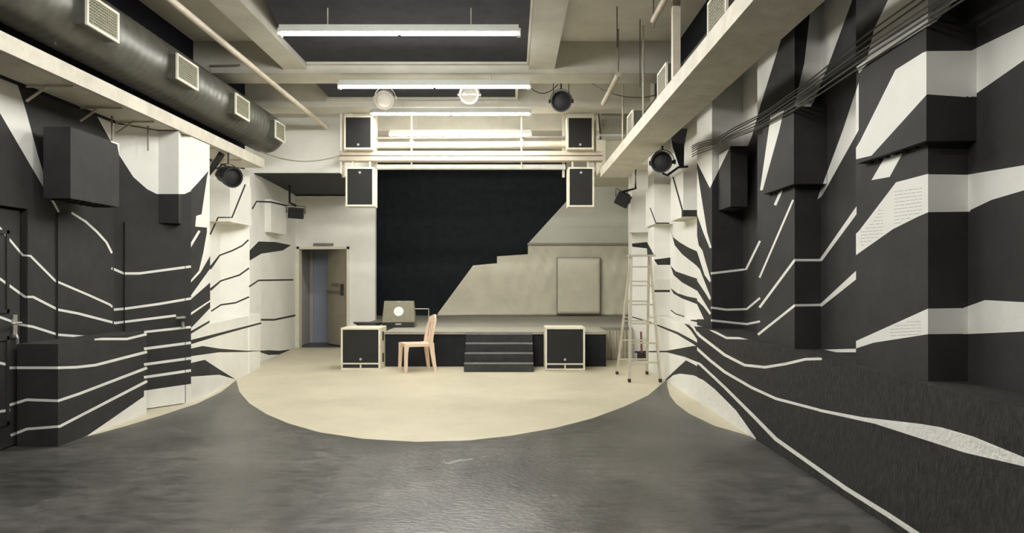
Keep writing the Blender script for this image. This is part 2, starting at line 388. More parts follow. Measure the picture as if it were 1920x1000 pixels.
cabinet('black boxed cabinet with broad white painted band, above white writing band', 2.2, 2.6, 3.70, 4.44, 2.17, 2.79, 1, (1736, 1840), (1603, 1738), 0, RWH + [([(1738,96),(1840,95),(1840,182),(1738,177)], 1)], G)
cabinet('black boxed cabinet between two slanting white wedges, below the wall cables', 2.2, 2.6, 5.44, 6.11, 2.18, 2.80, 1, (1485, 1550), (1428, 1489), 0, RWH, G)
cabinet('small-looking black boxed cabinet beside a pointed white triangle', 2.32, 2.5, 7.4, 7.83, 2.21, 2.83, 1, (1368, 1404), (1333, 1371), 0, RWH, G)
cabinet('white boxed cabinet with thick black bar along its bottom edge', 2.22, 2.5, 9.03, 9.75, 2.25, 2.83, 1, (1280, 1309), (1255, 1282), 1, RBL, G)
cabinet('white boxed cabinet with thin black line at its bottom, above the ladder', 2.13, 2.5, 10.45, 11.1, 2.27, 2.86, 1, (1222, 1257), (1210, 1227), 1, RBL, G)
cabinet('plain white boxed cabinet behind the small tilted floodlight', 2.1, 2.6, 12.3, 12.6, 2.27, 2.86, 1, (1183, 1217), (1175, 1186), 1, RBL, G)

# ------------------------------------------------------------------ left wall
LWH = []
def lw(p): LWH.append((p, 1))
lw([(-120,0),(0,212),(109,399),(112,397),(92,359),(71,291),(51,216),(44,192),(29,148),(20,120),(0,90),(-120,-40)])
lw(stripe([(134,399),(161,416),(182,435),(200,455),(210,475)], 4))
lw(stripe([(-60,360),(0,428),(43,479),(57,480),(104,527),(165,553),(185,562),(205,571),(213,577)], 4))
lw(stripe([(213,581),(236,579),(300,570),(358,560)], 4.5)); lw(stripe([(209,503),(232,513),(261,513),(358,500)], 4.5))
lw(stripe([(-60,480),(0,523),(47,557),(62,557),(109,581),(146,588),(216,606),(330,592)], 4.5))
lw(stripe([(-60,570),(0,595),(39,609),(62,613),(109,628),(177,633)], 4.5)); lw(stripe([(177,636),(238,636),(275,627)], 4.5))
lw(stripe([(-60,675),(0,681),(17,685)], 5)); lw(stripe([(17,690),(109,690),(143,689),(179,685),(276,660)], 5))
lw(stripe([(18,760),(50,750),(109,752),(148,739),(276,690)], 5)); lw(stripe([(-60,780),(0,772),(19,769)], 5))
lw(stripe([(20,817),(50,805),(112,800),(276,715)], 5)); lw(stripe([(-60,880),(0,852),(22,842)], 5))
lw([(160,820),(274,741),(278,739),(278,800),(160,860)])
lw(stripe([(270,623),(358,613.5)], 4.5)); lw(stripe([(270,654.5),(358,643)], 5)); lw(stripe([(270,684),(358,672)], 5)); lw(stripe([(270,708),(358,695)], 5))
lw([(270,733),(359,720),(359,820),(270,820)])
lw([(183,220),(209,267),(220,271),(223,290),(250,332),(276,355),(294,364),(346,364),(359,358),(372,342),(391,320),(400,300),(400,100),(300,60),(140,60),(150,160)])
LBL = []
def lb(p): LBL.append((p, 0))
lb([(354,361),(372,342),(391,320),(388,334),(378,402),(368,405),(366,425),(388,427),(388,436),(381,475),(373,508),(354,530)])
LBL.append((stripe([(374,433),(352,470)], 4.5), 1))
lb([(394,480),(394,504),(354,560),(354,534),(376,511)]); lb([(394,530),(394,563),(354,589),(354,565)]); lb([(394,566),(394,578),(354,620),(354,594)])
lb(stripe([(354,626,5),(402,598,3)], 4)); lb(stripe([(354,643,8),(411,627,5),(460,614,3.5),(490,606,3)], 4))
lb([(354,669),(354,655),(380,649),(411,654),(460,658),(500,658),(460,660.5),(411,661)]); lb([(354,682),(384,675),(410,692),(442,712),(411,703),(354,707)])
lb(stripe([(394,440),(409,408),(435,408),(460,346)], 3)); lb(stripe([(393,504,6),(398,498,5),(412,479,3),(436,470,3),(454,461,3),(466,450,3)], 3))
lb(stripe([(473,392),(481,378),(508,379),(537,386)], 3)); lb([(468,470),(485,453),(516,454),(546,460),(530,470),(490,476),(468,489)])
lb(stripe([(394,544,5),(414,527,3),(449,516,3),(467,503,3)], 3)); lb(stripe([(396,584),(414,572),(442,568),(467,557)], 3))
lb(stripe([(467,538),(485,526),(550,525)], 3)); lb(stripe([(489,600),(514,600),(557,591)], 3.5))
lb([(488,658),(504,657),(524,658),(557,654),(526,665),(504,666),(488,661)])

wl = struct(empty('wall_left'))
LX = -4.24; LO = -4.75
lY = lambda px, X: X * F / (px - CX)
yj = 6.1
# near wall with the doorway to door 1
mural_prism('wall_panel', [(LX, -3.2), (LX, 5.1), (LO, 5.1), (LO, -3.2)], 0, TOP, {0: (0, LWH, (-400, -120))}, BW, wl)
mural_prism('wall_panel', [(LX, 5.1), (LX, yj), (LO, yj), (LO, 5.1)], 2.05, TOP, {0: (0, LWH, (-150, 54))}, BW, wl)
mural_prism('wall_panel', [(LX, yj), (LX, 7.43), (LO, 7.43), (LO, yj)], 0, TOP, {0: (0, LWH, (51, 216)), 3: (0, LWH, (36, 54))}, BW, wl)
# flush shutter panel in the wall above the dado
mural_prism('shutter_panel', [(LX + 0.02, lY(105, LX)), (LX + 0.02, lY(210, LX)), (LX - 0.02, lY(210, LX)), (LX - 0.02, lY(105, LX))], LED, 2.05, {0: (0, LWH, (105, 211))}, BW, wl)
O0 = (LX, 7.43); O1 = (-3.74, 8.12)
mural_prism('wall_panel', [O0, O1, (-4.0, 8.3), (-4.5, 7.6)], 0, 3.1, {0: (0, LWH, (212, 359))}, BW, wl)
def on_line(A, B, px):
    k = (px - CX) / F; dx, dy = B[0] - A[0], B[1] - A[1]; t = (k * A[1] - A[0]) / (dx - k * dy); return (A[0] + t * dx, A[1] + t * dy)
h0 = on_line(O0, O1, 297); h1 = (wx(335, h0[1]), h0[1]); h2 = on_line(O0, O1, 340)
mural_prism('boxed_header', [h0, h1, h2], 2.07, 3.1, {0: (0, LWH, (296, 336)), 1: (0, LWH, (335, 341))}, BW, wl)
mural_prism('pilaster', [(-3.74, 8.12), (-3.74, 8.62), (LO, 8.62), (LO, 8.12)], 0, 3.1, {0: (1, LBL, (357, 394))}, BW, wl)
Q1 = (LX, 10.13); Q2 = (wx(468, 10.62), 10.62)
mural_prism('wall_panel', [(LX, 8.62), Q1, (LO, 10.13), (LO, 8.62)], 0, TOP, {0: (1, LBL, (393, 414))}, BW, wl)
mural_prism('wall_panel', [Q1, Q2, (LO, 10.62), (LO, 10.13)], 0, 3.1, {0: (1, LBL, (412, 469))}, BW, wl)
mural_prism('wall_panel', [(-4.36, 10.62), (-4.36, 12.12), (LO, 12.12), (LO, 10.62)], 0, TOP, {0: (1, LBL, (467, 491))}, BW, wl)
mural_prism('wall_panel', [(-4.36, 12.12), (-4.57, 14.7), (LO, 14.7), (LO, 12.12)], 0, TOP, {0: (1, LBL, (489, 558))}, BW, wl)
# dado blocks
d1 = [(-3.89, 5.97), (-3.89, 7.42), (LX, 7.42), (LX, 5.97)]
mural_prism('dado', d1, 0, LED, {0: (0, LWH, (106, 277)), 3: (0, LWH, (30, 110))}, BW, wl)
d2 = [(-3.74, 8.62), (-3.93, 9.88), (LX, 9.88), (LX, 8.62)]
mural_prism('dado', d2, 0, LED, {0: (1, LBL, (391, 442))}, BW, wl)
mural_prism('dado', [(-3.93, 9.88), (-4.09, 11.32), (-4.37, 11.32), (-4.37, 9.88)], 0, LED, {0: (1, LBL, (440, 490))}, BW, wl)
# door 1, in its shallow reveal
dr = struct(empty('door_1', (-4.3, 5.6, 0)))
o = mural_prism('door_leaf', [(-4.28, 5.12), (-4.28, 6.06), (-4.33, 6.06), (-4.33, 5.12)], 0.01, 2.03, {0: (0, LWH, (-160, 42))}, BW, dr); o.location = -Vector(dr.location)
m = MB()
for y0, y1, z0, z1 in ((5.25, 5.92, 1.15, 1.85), (5.25, 5.92, 0.2, 0.95)):
    for a, b in (((y0, z0), (y1, z0 + .03)), ((y0, z1 - .03), (y1, z1)), ((y0, z0), (y0 + .03, z1)), ((y1 - .03, z0), (y1, z1))):
        m.box((-4.283, a[0], a[1]), (-4.268, b[0], b[1]))
q = m.build('moulding', 'black_paint', dr); q.location = -Vector(dr.location)
m = MB().box((-4.28, 5.96, 0.93), (-4.265, 6.01, 1.13)).tube([(-4.27, 5.985, 1.06), (-4.22, 5.985, 1.06), (-4.22, 5.87, 1.06)], 0.012)
q = m.build('door_handle', 'chrome', dr); q.location = -Vector(dr.location); q['label'] = 'chrome lever handle'
m = MB().tube([(-4.262, 5.985, 0.96), (-4.25, 5.985, 0.93), (-4.25, 5.985, 0.87)], 0.012)
q = m.build('padlock_hasp', 'chrome', dr); q.location = -Vector(dr.location)
# door 2 on the splayed wall
dv = Vector((O1[0] - O0[0], O1[1] - O0[1])).normalized(); nv = Vector((dv.y, -dv.x))
a = Vector(on_line(O0, O1, 232)); b = Vector(on_line(O0, O1, 346)); e1 = a + nv * 0.025; e2 = b + nv * 0.025
dr2 = struct(empty('door_2', ((a.x + b.x) / 2, (a.y + b.y) / 2, 0)))
o = mural_prism('door_leaf', [tuple(e1), tuple(e2), tuple(b), tuple(a)], 0.01, 2.05, {0: (0, LWH, (231, 347))}, BW, dr2); o.location = -Vector(dr2.location)
hp = Vector((*(e1 + (e2 - e1) * 0.93), 1.0)); n3 = V(nv.x, nv.y, 0); d3 = V(dv.x, dv.y, 0)
m = MB().tube([hp, hp + n3 * 0.06, hp + n3 * 0.06 - d3 * 0.1], 0.014).tube([hp - V(0, 0, .06), hp + n3 * 0.02 - V(0, 0, .06), hp + n3 * .02 - V(0, 0, .12)], 0.018)
q = m.build('door_handle', 'chrome', dr2); q.location = -Vector(dr2.location)
cabinet('black boxed cabinet above the shutter panel, beside a tall white wedge', -4.13, -3.89, 6.14, 6.9, 2.15, 2.78, -1, (80, 81), (130, 224), 0, LWH, G)
cabinet('white boxed cabinet with a stepped thin black line across it', -4.4, -3.95, 9.76, 10.55, 2.25, 2.84, -1, (404, 434), (430, 478), 1, LBL, G)
cabinet('white boxed cabinet beside the doorway, thin black line near its top', -4.55, -4.27, 12.35, 13.19, 2.28, 2.86, -1, (470, 509), (507, 560), 1, LBL, G)

# ------------------------------------------------------------------ back wall, alcove, corridor, bulkheads
wb = struct(empty('wall_back'))
dx0, dx1, dz = wx(557, 14.7), wx(655, 14.7), wz(463, 14.7)
m = MB(); m.box((-4.9, 14.7, 0), (dx0, 14.85, 3.3)); m.box((dx1, 14.7, 0), (-2.89, 14.85, TOP)); m.box((dx0, 14.7, dz), (dx1, 14.85, 3.3))
m.box((-4.9, 14.7, 3.2), (dx1, 14.85, TOP)); m.build('wall_panel', 'white_paint', wb)
BY = 16.6
mural_prism('stage_wall', [(-3.5, BY), (3.1, BY), (3.1, BY + 0.15), (-3.5, BY + 0.15)], 0, TOP,
            {0: (1, [([(600,270),(1062,270),(1062,378),(990,457),(990,477),(932,481),(932,494),(887,498),(817,594),(780,640),(600,640)], 0)], (600, 1300))}, ['backdrop_black', 'wall_pale'], wb)
MB().box((-3.5, 14.85, 0), (-3.3, BY, TOP)).build('stage_wing', 'backdrop_black', wb)
MB().box((2.95, 12.95, 0), (3.1, BY, TOP)).build('stage_wing', 'wall_pale', wb)
bh = struct(empty('trim_1'))
MB().box((-4.9, 11.76, 3.235), (-2.9, 14.7, TOP)).build('bulkhead', 'white_paint', bh)
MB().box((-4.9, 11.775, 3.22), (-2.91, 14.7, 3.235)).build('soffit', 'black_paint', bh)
bh2 = struct(empty('trim_2'))
MB().box((1.6, 11.9, 3.42), (3.1, 14.8, TOP)).build('bulkhead', 'cream_paint', bh2)
MB().box((1.61, 11.91, 3.405), (3.1, 14.8, 3.42)).build('soffit', 'cream_paint', bh2)
# corridor behind the open door
wc = struct(empty('wall_corridor'))
MB().box((-4.9, 14.86, 0), (-4.60, 16.05, 2.5)).build('corridor_side', 'corridor_grey', wc)
MB().box((-4.6, 15.9, 0), (-3.51, 16.05, 2.5)).build('corridor_end', 'corridor_blue', wc)
MB().box((-4.6, 15.87, 0), (-4.53, 15.9, 2.5)).build('corridor_added_strip', 'corridor_grey', wc)  # strip added in the corner to stand in for a shadow line
MB().box((-4.9, 14.86, 2.5), (-3.51, 16.05, 2.6)).build('corridor_ceiling', 'corridor_grey', wc)
d3o = struct(empty('door_3', (dx1, 14.75, 0)))
m = MB(); fw = 0.05
m.box((dx0, 14.67, 0), (dx0 + fw, 14.87, dz)); m.box((dx1 - fw, 14.67, 0), (dx1, 14.87, dz)); m.box((dx0, 14.67, dz - fw), (dx1, 14.87, dz))
q = m.build('door_frame', 'frame_cream', d3o); q.location = -Vector(d3o.location)
th = math.radians(38); ld = V(-math.sin(th), math.cos(th), 0); ln = V(-math.cos(th), -math.sin(th), 0)
R = Matrix((ld, ln, V(0, 0, 1))).transposed(); hinge = V(-fw - 0.01, 0.0, 0)
leaf = MB().obox(hinge + ld * 0.47 + V(0, 0, 1.05), (0.94, 0.045, 2.06), R).build('door_leaf', 'door_grey', d3o)
m = MB().obox(hinge + ld * 0.5 + ln * 0.05 + V(0, 0, 1.17), (0.8, 0.05, 0.05), R)
m.build('push_bar', 'door_plate', leaf)
MB().obox(hinge + ld * 0.5 + ln * 0.03 + V(0, 0, 1.32), (0.42, 0.02, 0.07), R).build('door_notice', 'door_plate', leaf)
MB().obox(hinge + ld * 0.12 + ln * 0.06 + V(0, 0, 1.22), (0.04, 0.05, 0.24), R).build('door_handle', 'rubber', leaf)
tag(MB().box((wx(588, 14.69), 14.665, wz(461, 14.69)), (wx(625, 14.69), 14.699, wz(456.5, 14.69))).build('door_closer_plate', 'door_plate'), 'slim dark plate fixed just above the open doorway', 'plate')
# wall behind the camera
struct(MB().box((-5, -3.35, 0), (3.2, -3.2, TOP)).build('wall_front', 'black_paint'))

# ------------------------------------------------------------------ ceiling
ce = struct(empty('ceiling', (0, 0, TOP)))
def cpart(mb_, name, m_): o = mb_.build(name, m_, ce); o.location = -Vector(ce.location); return o
cpart(MB().box((-5, -3.35, TOP), (3.2, 16.9, TOP + 0.15)), 'slab', 'ceiling_cream')
BEAMS = [(9.16, 9.65), (10.94, 11.4), (12.7, 13.15), (14.45, 14.9)]
for i, (a_, b_) in enumerate(BEAMS):
    x0, x1 = (-4.3, 2.6) if i < 2 else (-2.9, 1.6)
    cpart(MB().box((x0, a_, 4.15), (x1, b_, TOP)), 'beam', 'beam_cream')
cpart(MB().box((-3.0, -3.2, 4.2), (-2.7, 9.16, TOP)), 'beam', 'beam_cream')
cpart(MB().box((0.22, -3.2, 4.2), (0.56, 9.16, TOP)), 'beam', 'beam_cream')
cpart(MB().prism([(-2.45, -3.2), (0.19, -3.2), (0.19, 9.15), (-2.69, 9.15), (-2.70, 8.2), (-2.5, 7.1), (-2.45, 6)], 4.28, 4.33), 'ceiling_panel', 'panel_navy')
cpart(MB().prism([(-2.85, 9.66), (0.05, 9.66), (0.05, 10.93), (-2.85, 10.93)], 4.28, 4.33), 'ceiling_panel', 'panel_navy')
m = MB(); m.box((-2.9, 10.86, 4.245), (0.08, 10.93, 4.285)); m.box((0.05, 9.66, 4.25), (0.09, 10.93, 4.29)); m.box((0.19, -3.2, 4.25), (0.215, 9.15, 4.30)); m.box((-2.69, 9.1, 4.25), (0.2, 9.15, 4.285))
cpart(m, 'panel_trim', 'beam_cream')
# dark upper wall strips above the platforms
MB().box((-4.3, -3.2, 3.1), (-4.19, 10.93, TOP)).build('upper_strip', 'wall_navy', wl)
MB().box((2.19, -3.2, 3.45), (2.245, 10.93, TOP)).build('upper_strip', 'wall_navy', wr)

# ------------------------------------------------------------------ fluorescent battens
def batten(label, x0, x1, y, z, off=False):
    t = thing('fluorescent_light_offscreen' if off else 'fluorescent_light', label, 'light', ((x0 + x1) / 2, y, z), 0, 'fluorescent tube lights across the room')
    L = (x1 - x0) / 2
    MB().loft([[(x, -0.06, 0.012), (x, -0.055, 0.006), (x, -0.025, 0.03), (x, 0.025, 0.03), (x, 0.055, 0.006), (x, 0.06, 0.012), (x, 0.035, 0.085), (x, -0.035, 0.085)] for x in (-L, L)]).build('housing', 'batten_white', t)
    for s in (-1, 1):
        MB().tube([(s * 0.02, 0, 0), (s * (L - 0.03), 0, 0)], 0.02, 10).build('tube_offscreen' if off else 'tube', 'tube_glow', t, smooth=True)
        MB().box((s * L - 0.02, -0.03, -0.03), (s * L + 0.02, 0.03, 0.05)).build('end_cap', 'batten_white', t)
        MB().tube([(s * L * 0.6, 0, 0.09), (s * L * 0.6, 0, (4.28 if y < 10.9 else TOP) - z)], 0.006, 6).build('hanger', 'pipe_cream', t)
batten('long tube light crossing the large dark ceiling panel', -2.43, 0.07, 7.3, 4.01)
batten('long tube light just under the first cross beam', -2.27, 0.23, 9.17, 3.97)
batten('long tube light above the silver spotlights, under the second beam', -2.2, 0.29, 10.92, 4.03)
batten('tube light low behind the bar over the stage', -2.16, 0.33, 12.35, 4.0)
# the same row goes on overhead, out of the picture, at the spacing of the tubes in view
batten('tube light over the dark foreground floor', -2.43, 0.07, 5.43, 4.01, True)
batten('tube light between the duct and the wall with writing', -2.43, 0.07, 3.56, 4.01, True)
batten('tube light second from the entrance wall', -2.43, 0.07, 1.69, 4.01, True)
batten('tube light closest to the entrance wall', -2.43, 0.07, -0.18, 4.01, True)

# ------------------------------------------------------------------ ducts and platforms
def duct(label, x, z, r, y0, y1, regs, side, rx, rz):
    t = thing('air_duct', label, 'duct', (x, y0, z - r))
    rings = []; n = int((y1 - y0) / 0.03); seg = 28
    for k in range(n + 1):
        y = (y1 - y0) * k / n; rr = r + (0.006 if (k % 4) == 0 else 0.0)
        rings.append([(rr * math.cos(a), y, r + rr * math.sin(a)) for a in [2 * math.pi * i / seg for i in range(seg)]])
    for q_ in range(1, 7):
        an = q_ / 6 * math.pi / 2; rr = r * math.cos(an) * 0.999 + 0.01; y = (y1 - y0) + 0.16 * math.sin(an)
        rings.append([(rr * math.cos(a), y, r + rr * math.sin(a)) for a in [2 * math.pi * i / seg for i in range(seg)]])
    MB().loft(rings).build('duct_pipe', 'duct_grey', t, smooth=True)
    for (ya, yb) in regs:
        h = 0.125; c = (ya + yb) / 2 - y0; hw = (yb - ya) / 2; zz = rz - (z - r); xx = rx - x
        xa, xb = (0.0, xx) if side > 0 else (xx, 0.0)
        p = MB().box((xa + side * 0.1 if side > 0 else xa, c - hw, zz - h), (xb if side > 0 else xb - 0.1, c + hw, zz + h)).build('register_box', 'duct_grey', t)
        m = MB(); fx0, fx1 = sorted((xx, xx + side * 0.02)); e = 0.014
        m.box((fx0, c - hw - .01, zz - h - .01), (fx1, c + hw + .01, zz - h + e)); m.box((fx0, c - hw - .01, zz + h - e), (fx1, c + hw + .01, zz + h + .01))
        m.box((fx0, c - hw - .01, zz - h + e), (fx1, c - hw + e, zz + h - e)); m.box((fx0, c + hw - e, zz - h + e), (fx1, c + hw + .01, zz + h - e))
        m.build('register_frame', 'frame_cream', p)
        m = MB(); gx0, gx1 = sorted((xx + side * 0.001, xx + side * 0.012))
        for k in range(9):
            zc = zz - h + e + (2 * h - 2 * e) * (k + .5) / 9; m.box((gx0, c - hw + e, zc - .006), (gx1, c + hw - e, zc + .006))
        for k in range(14):
            yc = c - hw + e + (2 * hw - 2 * e) * (k + .5) / 14; m.box((gx0, yc - .004, zz - h + e), (gx1, yc + .004, zz + h - e))
        m.build('register_grille', 'register_grey', p)
    return t
duct('big grey spiral air duct with four cream-framed grilles', -3.85, 3.71, 0.30, -2.8, 10.85, [(5.72,6.17),(7.26,7.73),(8.8,9.24),(10.28,10.69)], 1, -3.5, 3.66)
duct('grey air duct lying behind the platform above the striped wall with writing', 1.98, 3.62, 0.20, -2.8, 10.6, [(4.9,5.35),(6.8,7.2),(8.7,9.1)], -1, 1.52, 3.42)
t = thing('duct_platform', 'long cream ledge carrying the big spiral duct', 'ledge', (-3.75, 3, 3.11))
tl = Vector(t.location)
def tp(mb_, name, m_, par, **k): o = mb_.build(name, m_, par, **k); o.location = -(Vector(par.location)); return o
tp(MB().box((-4.185, -2.8, 3.125), (-3.75, 10.45, 3.20)), 'ledge_board', 'tray_cream', t)
tp(MB().box((-4.185, -2.8, 3.11), (-3.77, 10.45, 3.125)), 'underside', 'tray_cream', t)
tp(MB().box((-3.75, -2.8, 3.105), (-3.72, 10.47, 3.245)), 'fascia', 'tray_cream', t)
for y in (5.1, 6.0, 6.75, 7.35, 8.85, 9.7):
    tp(MB().tube([(-4.18, y, 2.97), (-3.98, y, 3.11)], 0.012, 8).tube([(-4.18, y, 3.095), (-3.77, y, 3.095)], 0.01, 8), 'bracket', 'pipe_cream', t)
for xx, y, zl in ((-4.1, 7.14, 2.83), (-3.97, 7.6, 2.84)):
    tp(MB().tube([(xx, y, zl), (xx, y, 3.11)], 0.009, 8), 'drop_rod', 'cable_grey', t)
t = thing('duct_platform', 'cream hanging platform edge running above the ladder to the stage', 'ledge', (1.66, 4, 3.11))
tp(MB().box((1.48, -2.8, 3.125), (1.88, 11.45, 3.20)), 'ledge_board', 'tray_cream', t)
tp(MB().box((1.47, -2.8, 3.11), (1.88, 11.45, 3.125)), 'underside', 'tray_cream', t)
tp(MB().box((1.445, -2.8, 3.105), (1.475, 11.47, 3.245)), 'fascia', 'tray_cream', t)
tp(MB().box((1.49, 6.45, 3.2), (1.56, 6.52, TOP)), 'hanger_post', 'pipe_cream', t)
tp(MB().box((1.5, 2.4, 3.2), (1.56, 2.46, TOP)), 'hanger_post', 'pipe_cream', t)
for y in (4.6, 8.6, 10.2):
    tp(MB().tube([(1.62, y, 3.2), (1.62, y, TOP)], 0.012, 8), 'hanger_rod', 'pipe_cream', t)
# conduits
tag(MB().tube([(-3.13, -2.5, 4.0), (-3.13, 11.74, 4.0)], 0.035, 12).build('ceiling_pipe', 'pipe_cream', smooth=True), 'long pinkish cream pipe running under the ceiling to the bulkhead', 'pipe')
t = thing('ceiling_pipe', 'short cream pipe stub angled beside the black hanging spotlight', 'pipe', (1.33, 9.4, 4.0))
tp(MB().tube([(1.33, 8.7, 4.0), (1.33, 10.15, 4.0)], 0.035, 12), 'pipe_run', 'pipe_cream', t, smooth=True)
tp(MB().tube([(1.33, 8.72, 3.95), (1.33, 8.72, TOP)], 0.009, 8), 'pipe_drop', 'cable_grey', t)
t = thing('ceiling_pipe', 'short cream pipe stub with dark tip near the platform post', 'pipe', (1.40, 6.3, 4.0))
tp(MB().tube([(1.40, 5.4, 4.0), (1.40, 6.9, 4.0)], 0.03, 12), 'pipe_run', 'pipe_cream', t, smooth=True)
tp(MB().tube([(1.40, 6.9, 3.93), (1.40, 6.9, TOP)], 0.009, 8), 'pipe_drop', 'cable_grey', t)
for px_, ya, lab in ((1157, 8.0, 'thin threaded rod hanging from slab near the black spotlight'), (1200, 8.4, 'longer thin rod hanging from slab beside the platform')):
    x_ = wx(px_, ya); tag(MB().tube([(x_, ya, 3.75 if px_ == 1200 else 4.1), (x_, ya, TOP)], 0.006, 6).build('hanger_rod', 'cable_dark'), lab, 'rod')
t = thing('wall_bracket', 'thin dark L-shaped bracket on the left beam face', 'bracket', (-3.6, 9.1, 4.2))
tp(MB().tube([(wx(393, 9.1), 9.14, wz(143, 9.1)), (wx(393, 9.1), 9.1, wz(123, 9.1)), (wx(450, 9.1), 9.1, wz(122, 9.1))], 0.012, 8), 'bracket_rod', 'cable_grey', t)

# ------------------------------------------------------------------ cables
def sagline(a, b, sag, n=14):
    a = Vector(a); b = Vector(b); return [a.lerp(b, k / n) - V(0, 0, sag * 4 * (k / n) * (1 - k / n)) for k in range(n + 1)]
CK = [(0.8, 2.92, .030), (3.0, 2.945, .032), (4.2, 2.945, .036), (5.3, 2.90, .030), (6.0, 2.885, .025), (7.2, 2.93, .018), (8.45, 3.06, .026)]
def czip(y, k):
    for (ya, za, ga), (yb, zb, gb) in zip(CK, CK[1:]):
        if ya <= y <= yb:
            u = (y - ya) / (yb - ya); u = u * u * (3 - 2 * u); return za + (zb - za) * u - k * (ga + (gb - ga) * u)
    return CK[-1][1] - k * CK[-1][2]
CL = ['topmost cable of the bundle along the striped wall', 'second highest cable of the wall bundle, just under the topmost one', 'third cable down in the bundle strung along the striped wall',
      'third cable up from the bottom of the wall bundle', 'second lowest cable of the wall bundle', 'lowest cable of the bundle, passing just above the black cabinets']
for k in range(6):
    pts = [(2.188 - 0.004 * (k % 2), y, czip(y, k) + 0.006 * math.sin(y * 2.1 + k * 1.3)) for y in [0.9 + 0.252 * j for j in range(31)]]
    tag(MB().tube(pts, 0.0055, 6).build('wall_cable', 'cable_dark' if k % 2 else 'cable_mid', smooth=True), CL[k], 'cable', 'cables strung along the wall')
tag(MB().tube(sagline((wx(488, 10.5), 10.5, wz(284, 10.5)), (wx(640, 11.4), 11.4, wz(290, 11.4)), 0.13), 0.010, 8).build('hanging_cable', 'cable_grey', smooth=True), 'single grey cable sagging across the pale bulkhead', 'cable')
tag(MB().tube(sagline((wx(995, 9.7), 9.7, wz(165, 9.7)), (wx(1046, 9.8), 9.8, wz(158, 9.8)), 0.1), 0.007, 6).build('hanging_cable', 'cable_dark', smooth=True), 'dark cable looping to the black hanging spotlight', 'cable')
tag(MB().tube(sagline((wx(1100, 9.7), 9.7, wz(150, 9.7)), (wx(1230, 9.9), 9.9, wz(178, 9.9)), 0.12), 0.007, 6).build('hanging_cable', 'cable_grey', smooth=True), 'grey cable sagging behind the short pipe stub', 'cable')

# ------------------------------------------------------------------ stage
SF, SH = 11.46, 0.58
t = thing('stage_platform', 'low stage with grey deck and black front', 'stage', (0, SF, 0))
sx0, sx1 = wx(721, SF), wx(1139, SF)
tp(MB().box((sx0, SF, SH - 0.05), (sx1, 12.5, SH)), 'deck_front', 'deck_edge', t, bevel=0.006)
tp(MB().box((-2.88, 12.5, SH - 0.05), (2.16, 12.99, SH)).box((-2.88, 12.99, SH - 0.05), (2.94, 14.86, SH)).box((-3.29, 14.86, SH - 0.05), (2.94, BY, SH)), 'deck', 'deck_grey', t)
tp(MB().box((sx0 + .02, SF + .02, 0), (sx1 - .02, SF + .06, SH - 0.05)), 'front_panel', 'fascia_black', t)
tp(MB().box((sx0 + .02, SF + .06, 0), (sx0 + .06, 12.5, SH - .05)), 'side_panel', 'fascia_black', t)
tp(MB().box((sx1 - .06, SF + .06, 0), (sx1 - .02, 12.5, SH - .05)), 'side_panel', 'fascia_black', t)
tp(MB().box((-2.88, 12.52, 0), (sx0 + .02, 12.56, SH - .05)), 'side_panel', 'fascia_black', t)
rings = []
for k in range(49):
    x = sx1 + (2.16 - sx1) * k / 48; yy = 12.46 + 0.018 * math.sin(k * 1.3) + 0.012 * math.sin(k * 0.47 + 1)
    rings.append([(x, yy, SH - .052), (x, yy + .012, SH - .052), (x, yy + .012 + .01, 0.01), (x, yy + .01 - .012, 0.01)])
q = tp(MB().loft(rings), 'side_drape', 'drape_grey', t, smooth=True); q['label'] = 'grey gathered drape'
# steps
t = thing('stage_steps', 'black four-riser steps at the stage front', 'steps', (0, 10.8, 0))
ex0, ex1 = wx(870, 10.8), wx(1000, 10.8)
for k in range(4):
    y0 = 10.8 + k * 0.165; z1 = 0.14 * (k + 1)
    st = tp(MB().box((ex0, y0, z1 - 0.14 + (0.001 if k else 0)), (ex1, SF - 0.001, z1)), 'step', 'step_black', t)
    q = MB().box((ex0, y0 - 0.008, z1 - 0.018), (ex1, y0 + 0.02, z1 + 0.003)).build('nosing', 'step_nosing', st)

# backdrop cloth
def topy(x):
    if x <= 887: return 592 - (x - 818) * (592 - 498) / 69
    if x < 932: return 498 - (x - 887) * 4 / 45
    if x < 990: return 481 - (x - 932) * 4 / 58
    return 459
t = thing('backdrop_cloth', 'cream fabric sheet hung over the lower stage wall', 'cloth', (0.4, 16.5, SH))
mbk = MB(); cols = []
xs = [818.5 + i * 2.5 for i in range(1, 150) if 818.5 + i * 2.5 < 1186]
for j in (932, 990): xs += [j - 0.05, j + 0.05]
xs = sorted(x for x in xs if not any(0.06 < abs(x - j) < 1.2 for j in (932, 990)))
NR = 26
def fold(x, y):
    u = (x - 818) / 60; v = (y - 458) / 60
    d = 0.030 * math.sin(5.2 * (u - 0.45 * v) + 1.3 * math.sin(1.7 * v + u)) * (0.3 + 0.7 * min(1, abs(v)))
    d = d * 0.6 + 0.012 * math.sin(11 * (u + 0.5 * v) + 2 * math.sin(2.1 * u)) + 0.010 * math.sin(9.0 * u - 2.3 * v) + 0.009 * math.sin(21 * (u - 0.8 * v) + 3 * math.sin(1.3 * u + v)) * max(0, math.sin(2.3 * u + 1.1 * v))
    return d * 0.8
for x in xs:
    ty = topy(x)
    for r_ in range(NR + 1):
        y = ty + (591.5 - ty) * r_ / NR; Yd = 16.50 - fold(x, y) - 0.02
        mbk.v.append((wx(x, 16.5), Yd, wz(y, 16.5)))
n = NR + 1
for i in range(len(xs) - 1):
    for r_ in range(NR): mbk.f.append((i * n + r_, i * n + r_ + 1, (i + 1) * n + r_ + 1, (i + 1) * n + r_)); mbk.m.append(0)
q = tp(mbk, 'cloth_sheet', 'fabric_cream', t, smooth=True)
